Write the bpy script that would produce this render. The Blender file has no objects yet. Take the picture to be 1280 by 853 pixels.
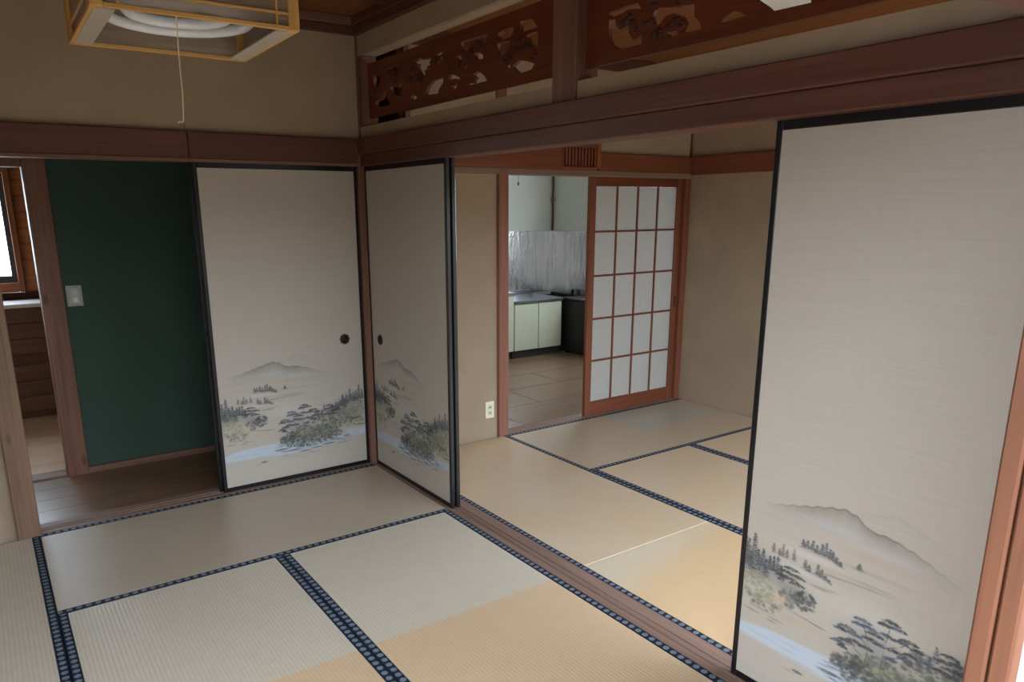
import bpy, bmesh, math, random
import numpy as np
from mathutils import Vector, Matrix
random.seed(7)
S = bpy.context.scene
C = S.collection
PI = math.pi

# ------------------------------------------------------------------ camera
FPX, CAM = 921.485, Vector((-1.86988, -3.98952, 1.52311))
YAW, PITCH, ROLL, PCX, PCY = 0.600578, 0.246185, -0.00534988, 611.14, 492.879
_d = Vector((math.sin(YAW)*math.cos(PITCH), math.cos(YAW)*math.cos(PITCH), -math.sin(PITCH)))
_r = Vector((math.cos(YAW), -math.sin(YAW), 0)); _u = _r.cross(_d)
RV = math.cos(ROLL)*_r + math.sin(ROLL)*_u
UV = -math.sin(ROLL)*_r + math.cos(ROLL)*_u
cd = bpy.data.cameras.new('camera'); cam = bpy.data.objects.new('camera', cd); C.objects.link(cam)
cd.sensor_width = 36; cd.lens = FPX*36/1280; cd.clip_start = .02
cd.shift_x = (640-PCX)/1280; cd.shift_y = (PCY-426.5)/1280
M = Matrix((( RV.x, UV.x, -_d.x), (RV.y, UV.y, -_d.y), (RV.z, UV.z, -_d.z))).to_4x4()
M.translation = CAM; cam.matrix_world = M
S.camera = cam

def U(px, py, axis, val):
    """photo pixel -> point on the plane axis = val (a wall or the floor the thing touches)"""
    d = RV*((px-PCX)/FPX) + UV*(-(py-PCY)/FPX) + _d
    return CAM + d*((val-CAM[axis])/d[axis])

# ------------------------------------------------------------------ sky and light
w = bpy.data.worlds.new('sky'); S.world = w; w.use_nodes = True
bg = w.node_tree.nodes['Background']
bg.inputs['Color'].default_value = (.81, .905, 1.0, 1); bg.inputs['Strength'].default_value = 12.4
S.view_settings.view_transform = 'Standard'; S.view_settings.look = 'None'
S.view_settings.gamma = 1; S.view_settings.exposure = 0.0; S.view_settings.use_curve_mapping = False
S.cycles.max_bounces = 10; S.cycles.diffuse_bounces = 6; S.cycles.glossy_bounces = 4
S.cycles.transmission_bounces = 8; S.cycles.transparent_max_bounces = 8
S.cycles.use_denoising = True; S.cycles.sample_clamp_indirect = 6

def portal(name, loc, rot, sx, sy):
    L = bpy.data.lights.new(name, 'AREA'); L.shape = 'RECTANGLE'; L.size = sx; L.size_y = sy
    L.cycles.is_portal = True
    o = bpy.data.objects.new(name, L); C.objects.link(o); o.location = loc; o.rotation_euler = rot
    return o
# area lights emit along local -Z: rotate so that they look into the rooms
# guides the sky's own light in through the open veranda side, behind the camera (adds none itself)
portal('veranda_open_sky_offscreen', (.1, -4.47, .96), (PI/2, 0, 0), 7.0, 2.9)

# ------------------------------------------------------------------ node helpers
def lin(r, g, b):
    f = lambda c: (c/255/12.92) if c/255 <= .04045 else ((c/255+.055)/1.055)**2.4
    return (f(r), f(g), f(b), 1)

class NT:
    def __init__(s, name, rough=.6, spec=.3):
        s.m = bpy.data.materials.new(name); s.m.use_nodes = True
        s.t = s.m.node_tree; s.b = s.t.nodes['Principled BSDF']
        s.b.inputs['Roughness'].default_value = rough; s.b.inputs['Specular IOR Level'].default_value = spec
    def put(s, sock, v):
        if isinstance(v, bpy.types.NodeSocket): s.t.links.new(v, sock)
        elif v is not None: sock.default_value = v
    def n(s, typ, ins=None, **props):
        n = s.t.nodes.new('ShaderNode'+typ)
        for k, v in props.items(): setattr(n, k, v)
        for k, v in (ins or {}).items(): s.put(n.inputs[k], v)
        return n
    def math(s, op, a, b=None, c=None):
        n = s.n('Math', operation=op)
        for i, v in enumerate((a, b, c)):
            if v is not None: s.put(n.inputs[i], v)
        return n.outputs[0]
    def mix(s, f, a, b, typ='MIX'):
        n = s.n('Mix', data_type='RGBA', blend_type=typ)
        s.put(n.inputs[0], f); s.put(n.inputs[6], a); s.put(n.inputs[7], b)
        return n.outputs[2]
    def coords(s, scale, kind='Object', rand=True):
        tc = s.n('TexCoord').outputs[kind]
        if rand:
            oi = s.n('ObjectInfo').outputs['Random']
            off = s.n('CombineXYZ', {0: s.math('MULTIPLY', oi, 17.3), 1: s.math('MULTIPLY', oi, 9.1), 2: s.math('MULTIPLY', oi, 13.7)})
            tc = s.n('VectorMath', {0: tc, 1: off.outputs[0]}, operation='ADD').outputs[0]
        return s.n('Mapping', {'Vector': tc, 'Scale': scale}).outputs[0]
    def noise(s, vec, scale, detail=3, rough=.55, dist=0):
        return s.n('TexNoise', {'Vector': vec, 'Scale': scale, 'Detail': detail, 'Roughness': rough, 'Distortion': dist}).outputs[0]
    def ramp(s, f, stops):
        n = s.n('ValToRGB', {0: f}); e = n.color_ramp.elements
        while len(e) < len(stops): e.new(.5)
        for i, (p, c) in enumerate(stops): e[i].position = p; e[i].color = c
        return n.outputs[0]
    def smooth(s, v, a, b):
        return s.n('MapRange', {0: v, 1: a, 2: b, 3: 0., 4: 1.}, interpolation_type='SMOOTHSTEP', clamp=True).outputs[0]
    def bump(s, h, strength, dist):
        s.put(s.b.inputs['Normal'], s.n('Bump', {'Height': h, 'Strength': strength, 'Distance': dist}).outputs[0])
    def col(s, c): s.put(s.b.inputs['Base Color'], c); return s

_wood = {}
def wood(axis, c1, c2, c3=None, rough=.5, spec=.3, fine=1.0, knots=False):
    key = (axis, c1, c2, c3, rough, fine, knots)
    if key in _wood: return _wood[key]
    m = NT('wood_'+axis, rough, spec)
    sc = {'x': (.5, 9, 9), 'y': (9, .5, 9), 'z': (9, 9, .5)}[axis]
    v = m.coords(sc)
    a = m.noise(v, 2.2*fine, 5, .6, .6)
    sf = {'x': (2, 120, 120), 'y': (120, 2, 120), 'z': (120, 120, 2)}[axis]
    f = m.noise(m.coords(sf), 1.0, 2, .5)
    k = m.mix(.35, a, f)
    c3 = c3 or c2
    col = m.ramp(k, [(.30, lin(*c1)), (.52, lin(*c2)), (.72, lin(*c3))])
    if knots:
        vo = m.n('TexVoronoi', {'Vector': m.coords({'x': (2.2, 6, 6), 'y': (6, 2.2, 6), 'z': (6, 6, 2.2)}[axis]), 'Scale': 1.1})
        kk = m.math('MULTIPLY', m.smooth(vo.outputs[0], .12, .04), .6)
        col = m.mix(kk, col, lin(58, 30, 22))
    m.col(col); m.bump(f, .15, .001)
    _wood[key] = m.m
    return m.m

def plaster(name, c, rough=.9, vary=.10):
    m = NT(name, rough, .1)
    v = m.coords((1, 1, 1), rand=False)
    a = m.noise(v, 3.0, 4, .6); b = m.noise(v, 260, 2, .6)
    c = lin(*c); lo = tuple(x*(1-vary) for x in c[:3])+(1,); hi = tuple(min(1, x*(1+vary)) for x in c[:3])+(1,)
    m.col(m.mix(.25, m.ramp(a, [(.3, lo), (.7, hi)]), m.ramp(b, [(.3, lo), (.7, hi)])))
    m.bump(b, .25, .002)
    return m.m

def plain(name, c, rough=.5, spec=.3, metal=0, vary=.06, nscale=40):
    m = NT(name, rough, spec); m.b.inputs['Metallic'].default_value = metal
    a = m.noise(m.coords((1, 1, 1)), nscale, 3)
    c = lin(*c); lo = tuple(x*(1-vary) for x in c[:3])+(1,); hi = tuple(min(1, x*(1+vary)) for x in c[:3])+(1,)
    m.col(m.ramp(a, [(.3, lo), (.7, hi)]))
    return m.m

# palettes
RED = ((80, 51, 42), (98, 63, 52), (112, 76, 63))          # post, rail timber
REDL = ((108, 62, 44), (126, 74, 54), (140, 88, 66))
POST = ((104, 74, 62), (124, 90, 76), (138, 104, 88))
ORNG = ((118, 66, 38), (142, 82, 48), (156, 96, 58))
CARV = ((84, 43, 27), (106, 55, 34), (120, 66, 43))
PALE = ((176, 132, 74), (200, 158, 96), (214, 176, 116))
FLOORW = ((150, 118, 92), (172, 138, 108), (186, 154, 124))
def WD(ax, pal, **k): return wood(ax, *pal, **k)

M_PLAST = plaster('plaster_beige', (166, 149, 128))
M_CREAM = M_PLAST
M_GREEN = plaster('wall_green', (64, 82, 73), .85, .06)
M_KWALL = plaster('kitchen_wall', (200, 202, 196), .7, .03)
M_LACQ = plain('black_lacquer', (20, 20, 26), .28, .5, vary=.1)
M_STEEL = None

# ------------------------------------------------------------------ object helpers
def link(o, parent=None):
    C.objects.link(o)
    if parent: o.parent = parent
    return o
def from_bm(name, bm, m, parent=None, loc=(0, 0, 0), smooth=False):
    me = bpy.data.meshes.new(name); bm.to_mesh(me); bm.free()
    if smooth:
        for p in me.polygons: p.use_smooth = True
    o = bpy.data.objects.new(name, me); me.materials.append(m); link(o, parent); o.location = loc
    return o
def box_bm(sx, sy, sz, bev=.002):
    bm = bmesh.new(); bmesh.ops.create_cube(bm, size=1)
    bmesh.ops.scale(bm, vec=(sx, sy, sz), verts=bm.verts)
    if bev: bmesh.ops.bevel(bm, geom=bm.edges[:], offset=min(bev, .3*min(sx, sy, sz)), segments=1, affect='EDGES')
    return bm
def box(name, x0, x1, y0, y1, z0, z1, m, parent=None, bev=.002):
    """box in the parent's own frame (world when top-level)"""
    return from_bm(name, box_bm(abs(x1-x0), abs(y1-y0), abs(z1-z0), bev), m, parent, ((x0+x1)/2, (y0+y1)/2, (z0+z1)/2))
def tag(o, label, cat, group=None):
    o['label'] = label; o['category'] = cat
    if group: o['group'] = group
    return o
def thing(name, label, cat, loc=(0, 0, 0), rz=0, group=None):
    o = bpy.data.objects.new(name, None); o.empty_display_size = .05; link(o)
    o.location = loc; o.rotation_euler = (0, 0, rz)
    return tag(o, label, cat, group)
def st(o, label=None):
    o['kind'] = 'structure'
    if label: o['label'] = label
    return o
NTRIM = [0]
def trim(x0, x1, y0, y1, z0, z1, m, label, bev=.004):
    NTRIM[0] += 1
    return st(box('trim_%d' % NTRIM[0], x0, x1, y0, y1, z0, z1, m, None, bev), label)
def copy_tree(o, parent=None):
    c = o.copy(); C.objects.link(c); c.parent = parent
    for ch in list(o.children): copy_tree(ch, c)
    return c
def tube_bm(pts, r, seg=8, closed=False, bm=None):
    bm = bm or bmesh.new(); rings = []
    n = len(pts); P = [Vector(p) for p in pts]
    for i, p in enumerate(P):
        a = P[(i-1) % n] if (closed or i) else p; b = P[(i+1) % n] if (closed or i < n-1) else p
        t = (b-a).normalized(); ref = Vector((0, 0, 1)) if abs(t.z) < .9 else Vector((1, 0, 0))
        s_ = t.cross(ref).normalized(); q = s_.cross(t)
        rr = r[i] if isinstance(r, (list, tuple)) else r
        rings.append([bm.verts.new(p + (s_*math.cos(2*PI*k/seg) + q*math.sin(2*PI*k/seg))*rr) for k in range(seg)])
    for i in range(n if closed else n-1):
        A, B = rings[i], rings[(i+1) % n]
        for k in range(seg): bm.faces.new((A[k], A[(k+1) % seg], B[(k+1) % seg], B[k]))
    if not closed:
        bm.faces.new(rings[0][::-1]); bm.faces.new(rings[-1])
    bmesh.ops.recalc_face_normals(bm, faces=bm.faces)
    return bm
def lathe_bm(prof, seg=24):
    """profile (r, z) revolved about z"""
    bm = bmesh.new(); rings = []
    for r, z in prof:
        rings.append([bm.verts.new((r*math.cos(2*PI*k/seg), r*math.sin(2*PI*k/seg), z)) for k in range(seg)])
    for A, B in zip(rings, rings[1:]):
        for k in range(seg): bm.faces.new((A[k], A[(k+1) % seg], B[(k+1) % seg], B[k]))
    bm.faces.new(rings[0][::-1]); bm.faces.new(rings[-1])
    bmesh.ops.remove_doubles(bm, verts=bm.verts, dist=1e-6)
    bmesh.ops.recalc_face_normals(bm, faces=bm.faces)
    return bm
def blob_bm(items, bm=None):
    """ellipsoids (centre, radii) collected in one bmesh"""
    bm = bm or bmesh.new()
    for c, r in items:
        g = bmesh.ops.create_icosphere(bm, subdivisions=2, radius=1)
        for v in g['verts']:
            k = 1 + random.uniform(-.10, .10)
            v.co = Vector((c[0]+v.co.x*r[0]*k, c[1]+v.co.y*r[1]*k, c[2]+v.co.z*r[2]*k))
    return bm

M_ALU = plain('aluminium_dark', (70, 74, 82), .4, .5, .6)
def glass():
    m = NT('window_glass', .05, .5)
    n = m.noise(m.coords((1, 1, 1)), 30, 2)
    tr = m.n('BsdfTransparent', {'Color': m.ramp(n, [(.3, (.90, .95, .97, 1)), (.7, (.95, .98, 1, 1))])})
    ms = m.n('MixShader', {0: .06, 1: tr.outputs[0], 2: m.b.outputs[0]})
    m.t.links.new(ms.outputs[0], m.t.nodes['Material Output'].inputs['Surface'])
    return m.m
mg = glass()
# ================================================================== STRUCTURE
H = 1.757          # underside of the head rails
ZC = 2.52          # ceiling
XW, YS = -2.70, -3.55       # near room: left wall, veranda side
XR = 2.745                  # far room: right wall
WX0, WX1 = -.02, .11        # partition between the two tatami rooms

ground = st(box('floor_garden', -12, 14, -14, -4.78, -.62, -.5, plaster('garden_earth', (96, 90, 78)), None, 0))
st(box('wall_sky_blocker', -12, 14, -8.3, -8.1, -.5, 2.0, plaster('sky_blocker_plaster', (120, 116, 104)), None, 0), 'added unseen wall blocking low sky light on the veranda side')  # unseen wall, added to keep low sky light out of the rooms
st(box('floor', -4.0, 4.0, -4.75, 2.9, -.14, -.0705, plain('subfloor', (120, 96, 74), .8)))

# --- near room, back wall (hall side) and partition above the rails
st(box('wall_back', XW, .09, .0, .10, 1.90, ZC, M_PLAST, None, 0), 'beige plaster wall above the head rail, hall side')
st(box('wall_back_pier', XW, -1.893, .0, .10, -.06, 1.76, M_PLAST, None, 0), 'pale plaster pier beside the hall opening')
st(box('wall_left', XW-.1, XW, -3.62, .1, -.06, ZC, M_PLAST, None, 0))
# partition: plaster strip under the ranma, strip above it
st(box('wall_partition', 0, .09, -3.62, .0, 1.90, 1.967, M_PLAST, None, 0), 'plaster strip under the carved transoms')
st(box('wall_partition_upper', 0, .09, -3.62, .0, 2.333, ZC, M_PLAST, None, 0), 'plaster strip above the carved transoms')
# veranda side wall above the openings
st(box('wall_front', XW-.1, XR, YS-.1, YS-.01, 1.80, ZC+.02, M_PLAST, None, 0))
# ceiling of planks with battens
M_CEIL = WD('y', ((112, 68, 38), (132, 84, 48), (146, 98, 60)))
ce = st(box('ceiling', XW-.1, XR+.1, -3.66, 2.79, ZC+.022, ZC+.06, plain('ceiling_void', (90, 60, 40), .8), None, 0))
def in_parent(o, parent):
    o.parent = parent; o.location = o.location - parent.location; return o
for x0, x1, y0, y1 in ((XW, 0., YS, 0.), (.09, XR, YS, 0.)):
    n = 6; wd = (x1-x0)/n
    for k in range(n):
        in_parent(box('ceiling_board', x0+k*wd+.002, x0+(k+1)*wd-.002, y0, y1, ZC, ZC+.02, M_CEIL, None, .001), ce)
    for k in range(1, 8 if x0 < 0 else 1):
        y = y0+(y1-y0)*k/8
        in_parent(box('ceiling_batten', x0, x1, y-.012, y+.012, ZC-.024, ZC-.001, WD('x', RED), None, .002), ce)

# --- timber: posts
PZ = WD('z', POST); RX = WD('x', RED); RY = WD('y', RED)
trim(-.034, .098, -.03, .10, -.06, 1.90, PZ, 'corner post between the two pairs of painted sliding doors')
trim(-1.893, -1.795, -.045, .085, -.06, 1.758, WD('z', ((106, 80, 64), (130, 102, 84), (142, 114, 96)), knots=True), 'round-grained post at the end of the hall opening')
trim(-.034, .10, YS-.09, YS+.018, -.06, 1.757, WD('z', RED), 'post at the veranda end of the partition')
# upper corner bead
trim(-.010, .0, -.010, .0, 1.90, 2.43, WD('z', POST), 'thin dark bead in the upper corner', .001)
# post between the two carved transoms
trim(-.012, .10, -1.832, -1.70, 1.90, 2.52, PZ, 'short post between the carved transoms')
trim(.0, .09, -.055, .0, 1.967, 2.333, PZ, 'narrow jamb at the end of the carved transom')
trim(.0, .09, -3.55, -3.50, 1.967, 2.333, PZ, 'jamb of the carved transom, veranda end')
# head rails: hall side (two lengths, seam above the door edge)
trim(XW, -.936, -.036, .06, 1.776, 1.90, RX, 'left length of the reddish head rail over the hall opening')
trim(-.934, -.036, -.036, .06, 1.776, 1.90, RX, 'right length of the reddish head rail over the painted door')
trim(XW, -.03, -.024, .085, H, 1.776, WD('x', POST), 'slim lip under the hall head rail')
# head rails: partition
trim(-.036, .12, -3.62, -.036, 1.822, 1.90, RY, 'upper face of the long partition head rail')
trim(-.020, .105, -3.62, -.03, H, 1.822, RY, 'grooved lower rail over the partition doors')
# cornice
trim(XW, -.0, -.032, .0, 2.432, 2.475, RX, 'lower cornice strip, hall side')
trim(XW, -.0, -.045, .0, 2.475, ZC, WD('x', POST), 'upper cornice strip, hall side')
trim(-.032, .0, YS, -.032, 2.432, 2.475, RY, 'lower cornice strip over the carved transoms')
trim(-.045, .0, YS, -.045, 2.475, ZC, RY, 'upper cornice strip over the carved transoms')
trim(XW, XW+.04, YS, 0, 2.43, ZC, RY, 'cornice strip on the left wall')
# sills
def sill(name, along, a0, a1, b0, b1, ztop, label, m, grooves):
    """floor rail with running grooves"""
    bm = bmesh.new(); prof = [(b0, ztop-.055), (b0, ztop)]
    for g0, g1 in grooves: prof += [(g0, ztop), (g0, ztop-.004), (g1, ztop-.004), (g1, ztop)]
    prof += [(b1, ztop), (b1, ztop-.055)]
    f = (lambda a, b, z: (b, a, z)) if along == 'y' else (lambda a, b, z: (a, b, z))
    A = [bm.verts.new(f(a0, b, z)) for b, z in prof]; B = [bm.verts.new(f(a1, b, z)) for b, z in prof]
    for i in range(len(prof)):
        j = (i+1) % len(prof); bm.faces.new((A[i], A[j], B[j], B[i]))
    bm.faces.new(A); bm.faces.new(B[::-1]); bmesh.ops.recalc_face_normals(bm, faces=bm.faces)
    NTRIM[0] += 1
    return st(from_bm('trim_%d' % NTRIM[0], bm, m), label)
SILL = ((116, 92, 82), (138, 112, 100), (152, 126, 114))
sill('s', 'y', -3.55, -.03, -.02, .11, .003, 'grooved floor rail between the two tatami rooms', WD('y', SILL), [(-.0005, .0225), (.0295, .0525)])
sill('s', 'x', -1.795, -.034, -.028, .11, .003, 'grooved floor rail at the hall opening', WD('x', SILL), [(-.0005, .0225), (.0295, .0525)])

# --- far room shell
PW = .11
st(box('wall_right', XR, XR+.1, YS-.1, .12, -.06, ZC+.02, M_PLAST, None, 0), 'beige plaster side wall of the far room')
wo = st(box('wall_far', .098, .93, .0, .10, -.06, 1.80, M_PLAST, None, 0), 'light plaster wall panel beside the kitchen opening')
st(box('wall_far_upper', .30, XR, .0, .10, 1.80, ZC+.02, M_CREAM, None, 0), 'cream plaster above the kitchen opening')
# dark recess high in the corner
M_DARK = plain('rubber_dark', (16, 14, 14), .9, .1)
M_REC = plain('recess_timber', (112, 84, 66), .8, .2)
st(box('wall_recess', .098, .30, .40, .42, 1.80, ZC, M_REC, None, 0), 'back of the high cupboard recess')
st(box('wall_recess_side', .30, .33, .101, .42, 1.80, ZC, M_REC, None, 0))
st(box('wall_recess_base', .098, .33, .0, .42, 1.80, 1.94, M_REC, None, 0))
st(box('wall_recess_inner', -.03, .098, .101, .42, 1.80, ZC, M_REC, None, 0))
trim(.283, .318, -.012, .02, 1.94, 2.43, PZ, 'pinkish jamb of the high recess', .002)
trim(.93, 1.008, -.03, .10, -.06, 1.77, WD('z', ((128, 84, 72), (148, 102, 88), (162, 118, 104))), 'reddish post between plaster panel and kitchen opening')
trim(.925, 1.005, -.012, .02, 1.925, 2.43, PZ, 'upper length of the kitchen opening post')
trim(2.69, XR, -.02, .08, -.06, 1.76, WD('z', REDL), 'reddish jamb behind the lattice screen')
trim(.098, XR, -.028, .09, 1.737, 1.776, WD('x', SILL), 'slim lip over the kitchen opening')
trim(1.775, XR, -.034, .0, 1.776, 1.895, WD('x', REDL), 'reddish head rail over the lattice screen')
trim(.10, 1.43, -.05, .0, 1.776, 1.96, WD('x', REDL), 'reddish transom board over the kitchen opening')
trim(1.43, 1.742, -.05, .0, 1.776, 1.798, WD('x', REDL), 'bar under the louvred vent')
trim(1.43, 1.742, -.05, .0, 1.925, 1.96, WD('x', REDL), 'bar over the louvred vent')
trim(1.738, 1.775, -.055, .0, 1.79, 1.99, WD('z', ORNG), 'short upright at the end of the louvred vent')
trim(XR-.034, XR, YS, -.034, 1.765, 1.90, WD('y', REDL), 'reddish head rail along the far room side wall')
trim(XR-.02, XR, YS, -.03, 2.43, ZC, RY, 'cornice of the far room side wall')
trim(.30, XR, -.03, .0, 2.43, ZC, RX, 'cornice over the kitchen wall')
trim(XR-.012, XR, -.012, .0, 1.90, 2.43, WD('z', RED), 'thin bead in the far room corner', .001)
sill('s', 'x', 1.008, 2.69, -.018, .10, .003, 'grooved floor rail at the kitchen opening', WD('x', SILL), [(.012, .044), (.05, .082)])

# louvred vent
v = thing('louvre_vent', 'slatted wooden vent over the kitchen opening', 'vent', (1.585, -.03, 1.80))
box('backing', -.153, .153, .012, .028, 0, .124, plain('vent_timber', (112, 66, 48), .7), v, 0)
for k in range(11):
    box('slat', -.15+k*.0285, -.135+k*.0285, -.014, .006, .001, .123, WD('z', REDL), v, .001)

# --- hall behind the back wall
HG = .83
st(box('wall_hall', -1.487, .1, HG, HG+.10, -.06, ZC, M_GREEN, None, 0), 'dark green painted hall wall')
st(box('baseboard_hall', -1.487, .1, HG-.018, HG, -.02, .035, WD('x', POST), None, .002), 'thin wooden skirting under the green wall')
st(box('wall_hall_end', -.03, .10, .10, HG, -.06, 1.80, M_GREEN, None, 0))
KN = WD('z', ((96, 64, 50), (122, 84, 68), (138, 100, 82)), knots=True)
trim(-1.600, -1.487, HG-.03, HG+.10, -.06, 1.80, KN, 'knotty door post beside the green wall')
trim(-2.80, -1.600, HG-.02, HG+.10, 1.755, 1.86, KN, 'head of the bathroom doorway')
st(box('wall_hall_upper', -2.80, -1.487, HG, HG+.10, 1.86, ZC, M_GREEN, None, 0))
trim(-2.80, -1.600, HG-.02, HG+.10, -.06, .012, WD('x', SILL), 'threshold of the bathroom doorway')
st(box('wall_hall_left', -2.9, -2.8, .1, .93, -.06, ZC, plain('hall_left', (190, 180, 160), .8), None, 0))
hf = st(box('floor_hall', -2.8, .0, .11, HG-.02, -.07, -.02, plain('hall_under', (90, 66, 50), .7), None, 0), 'brown plank floor of the hall')
FW = WD('x', ((98, 72, 54), (120, 90, 68), (136, 106, 84)), rough=.30, spec=1.0)
FWL = WD('x', ((186, 150, 120), (204, 170, 140), (216, 184, 156)), rough=.35, spec=.5)
rows = 4; wd = (HG-.02-.11)/rows
for r in range(rows):
    xs = [-2.8, -1.44 if r % 2 == 0 else -1.0, 0.0]
    for a, b in zip(xs, xs[1:]):
        in_parent(box('floor_board', a+.001, b-.001, .11+r*wd+.0007, .11+(r+1)*wd-.0007, -.02, .0, FW, None, .0015), hf)

st(box('wall_washroom_left', -4.0, -3.9, HG+.0, 2.78, -.06, ZC, plain('wash_left', (222, 214, 200), .8), None, 0))
st(box('wall_washroom_front', -3.9, -2.8, HG, HG+.1, -.06, ZC, plain('wash_front', (222, 214, 200), .8), None, 0))
st(box('ceiling_washroom', -4.0, XW-.1, .0, 2.79, ZC+.022, ZC+.06, plain('wash_ceil', (190, 170, 140), .8), None, 0))
# plank room beyond
BY = 2.68
PL = WD('x', ((150, 84, 44), (176, 104, 60), (192, 122, 76)), knots=True)
PLB = WD('x', ((88, 58, 42), (112, 76, 56), (128, 92, 70)), knots=True)
br = st(box('floor_washroom', -3.9, -.2, HG+.10, BY+.1, -.07, -.02, plain('wash_under', (90, 66, 50), .7), None, 0), 'plank floor of the room beyond the hall')
for r in range(6):
    w_ = (BY-.42-HG-.10)/6
    in_parent(box('floor_board', -3.9, -.2, HG+.10+r*w_+.001, HG+.10+(r+1)*w_-.001, -.02, .0, FWL, None, .0015), br)
in_parent(box('floor_board', -3.9, -.2, BY-.42, BY, -.02, .0, FWL, None, .0015), br)
wb = st(box('wall_washroom', -3.9, -.2, BY+.03, BY+.10, -.06, .92, plain('wash_back', (80, 50, 34), .8), None, 0), 'plank wall of the room beyond the hall')
st(box('wall_washroom_upper', -3.9, -.2, BY+.03, BY+.10, 1.86, ZC, plain('wash_back2', (150, 84, 44), .8), None, 0))
st(box('wall_washroom_pier', -1.59, -.2, BY+.03, BY+.10, .92, 1.86, plain('wash_back3', (80, 50, 34), .8), None, 0))
st(box('wall_washroom_side', -.2, -.1, HG+.10, BY+.1, -.06, ZC, plain('wash_side', (150, 90, 54), .8), None, 0))
for k in range(8):
    z = .93+k*.118
    in_parent(box('plank', -1.585, -.2, BY+.004, BY+.03, z+.001, z+.116, PL, None, .003), wb)
for k in range(8):
    z = .04+k*.1
    in_parent(box('plank', -3.9, -.2, BY+.004, BY+.03, z+.001, z+.098, PLB, None, .003), wb)
# window there
wn = st(box('window_1', -1.625, -1.585, BY-.03, BY+.10, .93, 1.86, WD('z', ORNG), None, .003), 'aluminium window in wooden casing beyond the hall')
in_parent(box('casing', -3.9, -1.625, BY-.03, BY+.10, .93, 1.0, WD('x', ORNG), None, .003), wn)
in_parent(box('casing', -3.9, -1.625, BY-.03, BY+.10, 1.80, 1.86, WD('x', ORNG), None, .003), wn)
in_parent(box('sash', -1.66, -1.626, BY+.02, BY+.06, 1.0, 1.80, M_ALU, None, .003), wn)
in_parent(box('sash', -3.9, -1.66, BY+.02, BY+.06, 1.0, 1.05, M_ALU, None, .003), wn)
in_parent(box('sash', -3.9, -1.66, BY+.02, BY+.06, 1.76, 1.80, M_ALU, None, .003), wn)
in_parent(box('pane', -3.9, -1.66, BY+.036, BY+.041, 1.05, 1.76, mg, None, 0), wn)
# ledge and stepped plank bench under the window
bn = thing('wash_bench', 'stepped plank bench with a pale ledge under the window beyond the hall', 'bench', (-1.6, BY-.2, 0))
box('ledge', -2.2, 1.30, -.16, .20, .845, .872, plain('ledge_white', (232, 226, 226), .35, .4), bn)
for k in range(3): box('plank', -2.2, 1.30, -.12, .20, .50+k*.115, .50+k*.115+.113, PLB, bn, .003)
for k in range(3): box('plank', -2.2, 1.30, -.10, .20, .06+k*.118, .06+k*.118+.116, PLB, bn, .003)
box('recess', -2.2, 1.30, -.05, .20, .0, .845, PLB, bn, 0)

# --- kitchen beyond the far room
KY, KX = 2.61, 3.53
st(box('wall_kitchen_back', .0, KX+.1, KY, KY+.1, -.06, ZC, M_KWALL, None, 0), 'off-white kitchen back wall')
st(box('wall_kitchen_left', .2, .3, .43, KY, -.06, ZC, M_KWALL, None, 0))
st(box('wall_kitchen_right', KX, KX+.1, 1.7, KY, -.06, ZC, M_KWALL, None, 0), 'off-white kitchen side wall')
st(box('wall_kitchen_right_front', KX, KX+.1, .0, .3, -.06, ZC, M_KWALL, None, 0))
st(box('wall_kitchen_right_sill', KX, KX+.1, .3, 1.7, -.06, .95, M_KWALL, None, 0))
st(box('wall_kitchen_right_head', KX, KX+.1, .3, 1.7, 1.95, ZC, M_KWALL, None, 0))
st(box('wall_kitchen_front', XR, KX+.1, .0, .1, -.06, ZC, M_KWALL, None, 0))
st(box('ceiling_kitchen', .2, KX+.1, .0, KY+.1, ZC+.021, ZC+.06, plain('kceil', (220, 216, 206), .8), None, 0))
kf = st(box('floor_kitchen', .3, KX, .10, KY, -.07, -.022, plain('kitchen_under', (70, 50, 38), .7), None, 0), 'worn plywood panel floor of the kitchen')
KF = WD('x', ((112, 90, 72), (130, 106, 86), (144, 120, 100)), rough=.28, spec=.5)
ys = [.10, .55, 1.02, 1.45, 1.92, KY]
for r in range(5):
    xs = [.3, (1.25, 1.75, 1.05, 2.02, 1.3)[r], (2.6, 3.0, 2.35, 2.9, 2.5)[r], KX]
    for a, b in zip(xs, xs[1:]):
        in_parent(box('floor_panel', a+.003, b-.003, ys[r]+.003, ys[r+1]-.003, -.022, .0, KF, None, 0), kf)

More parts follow.
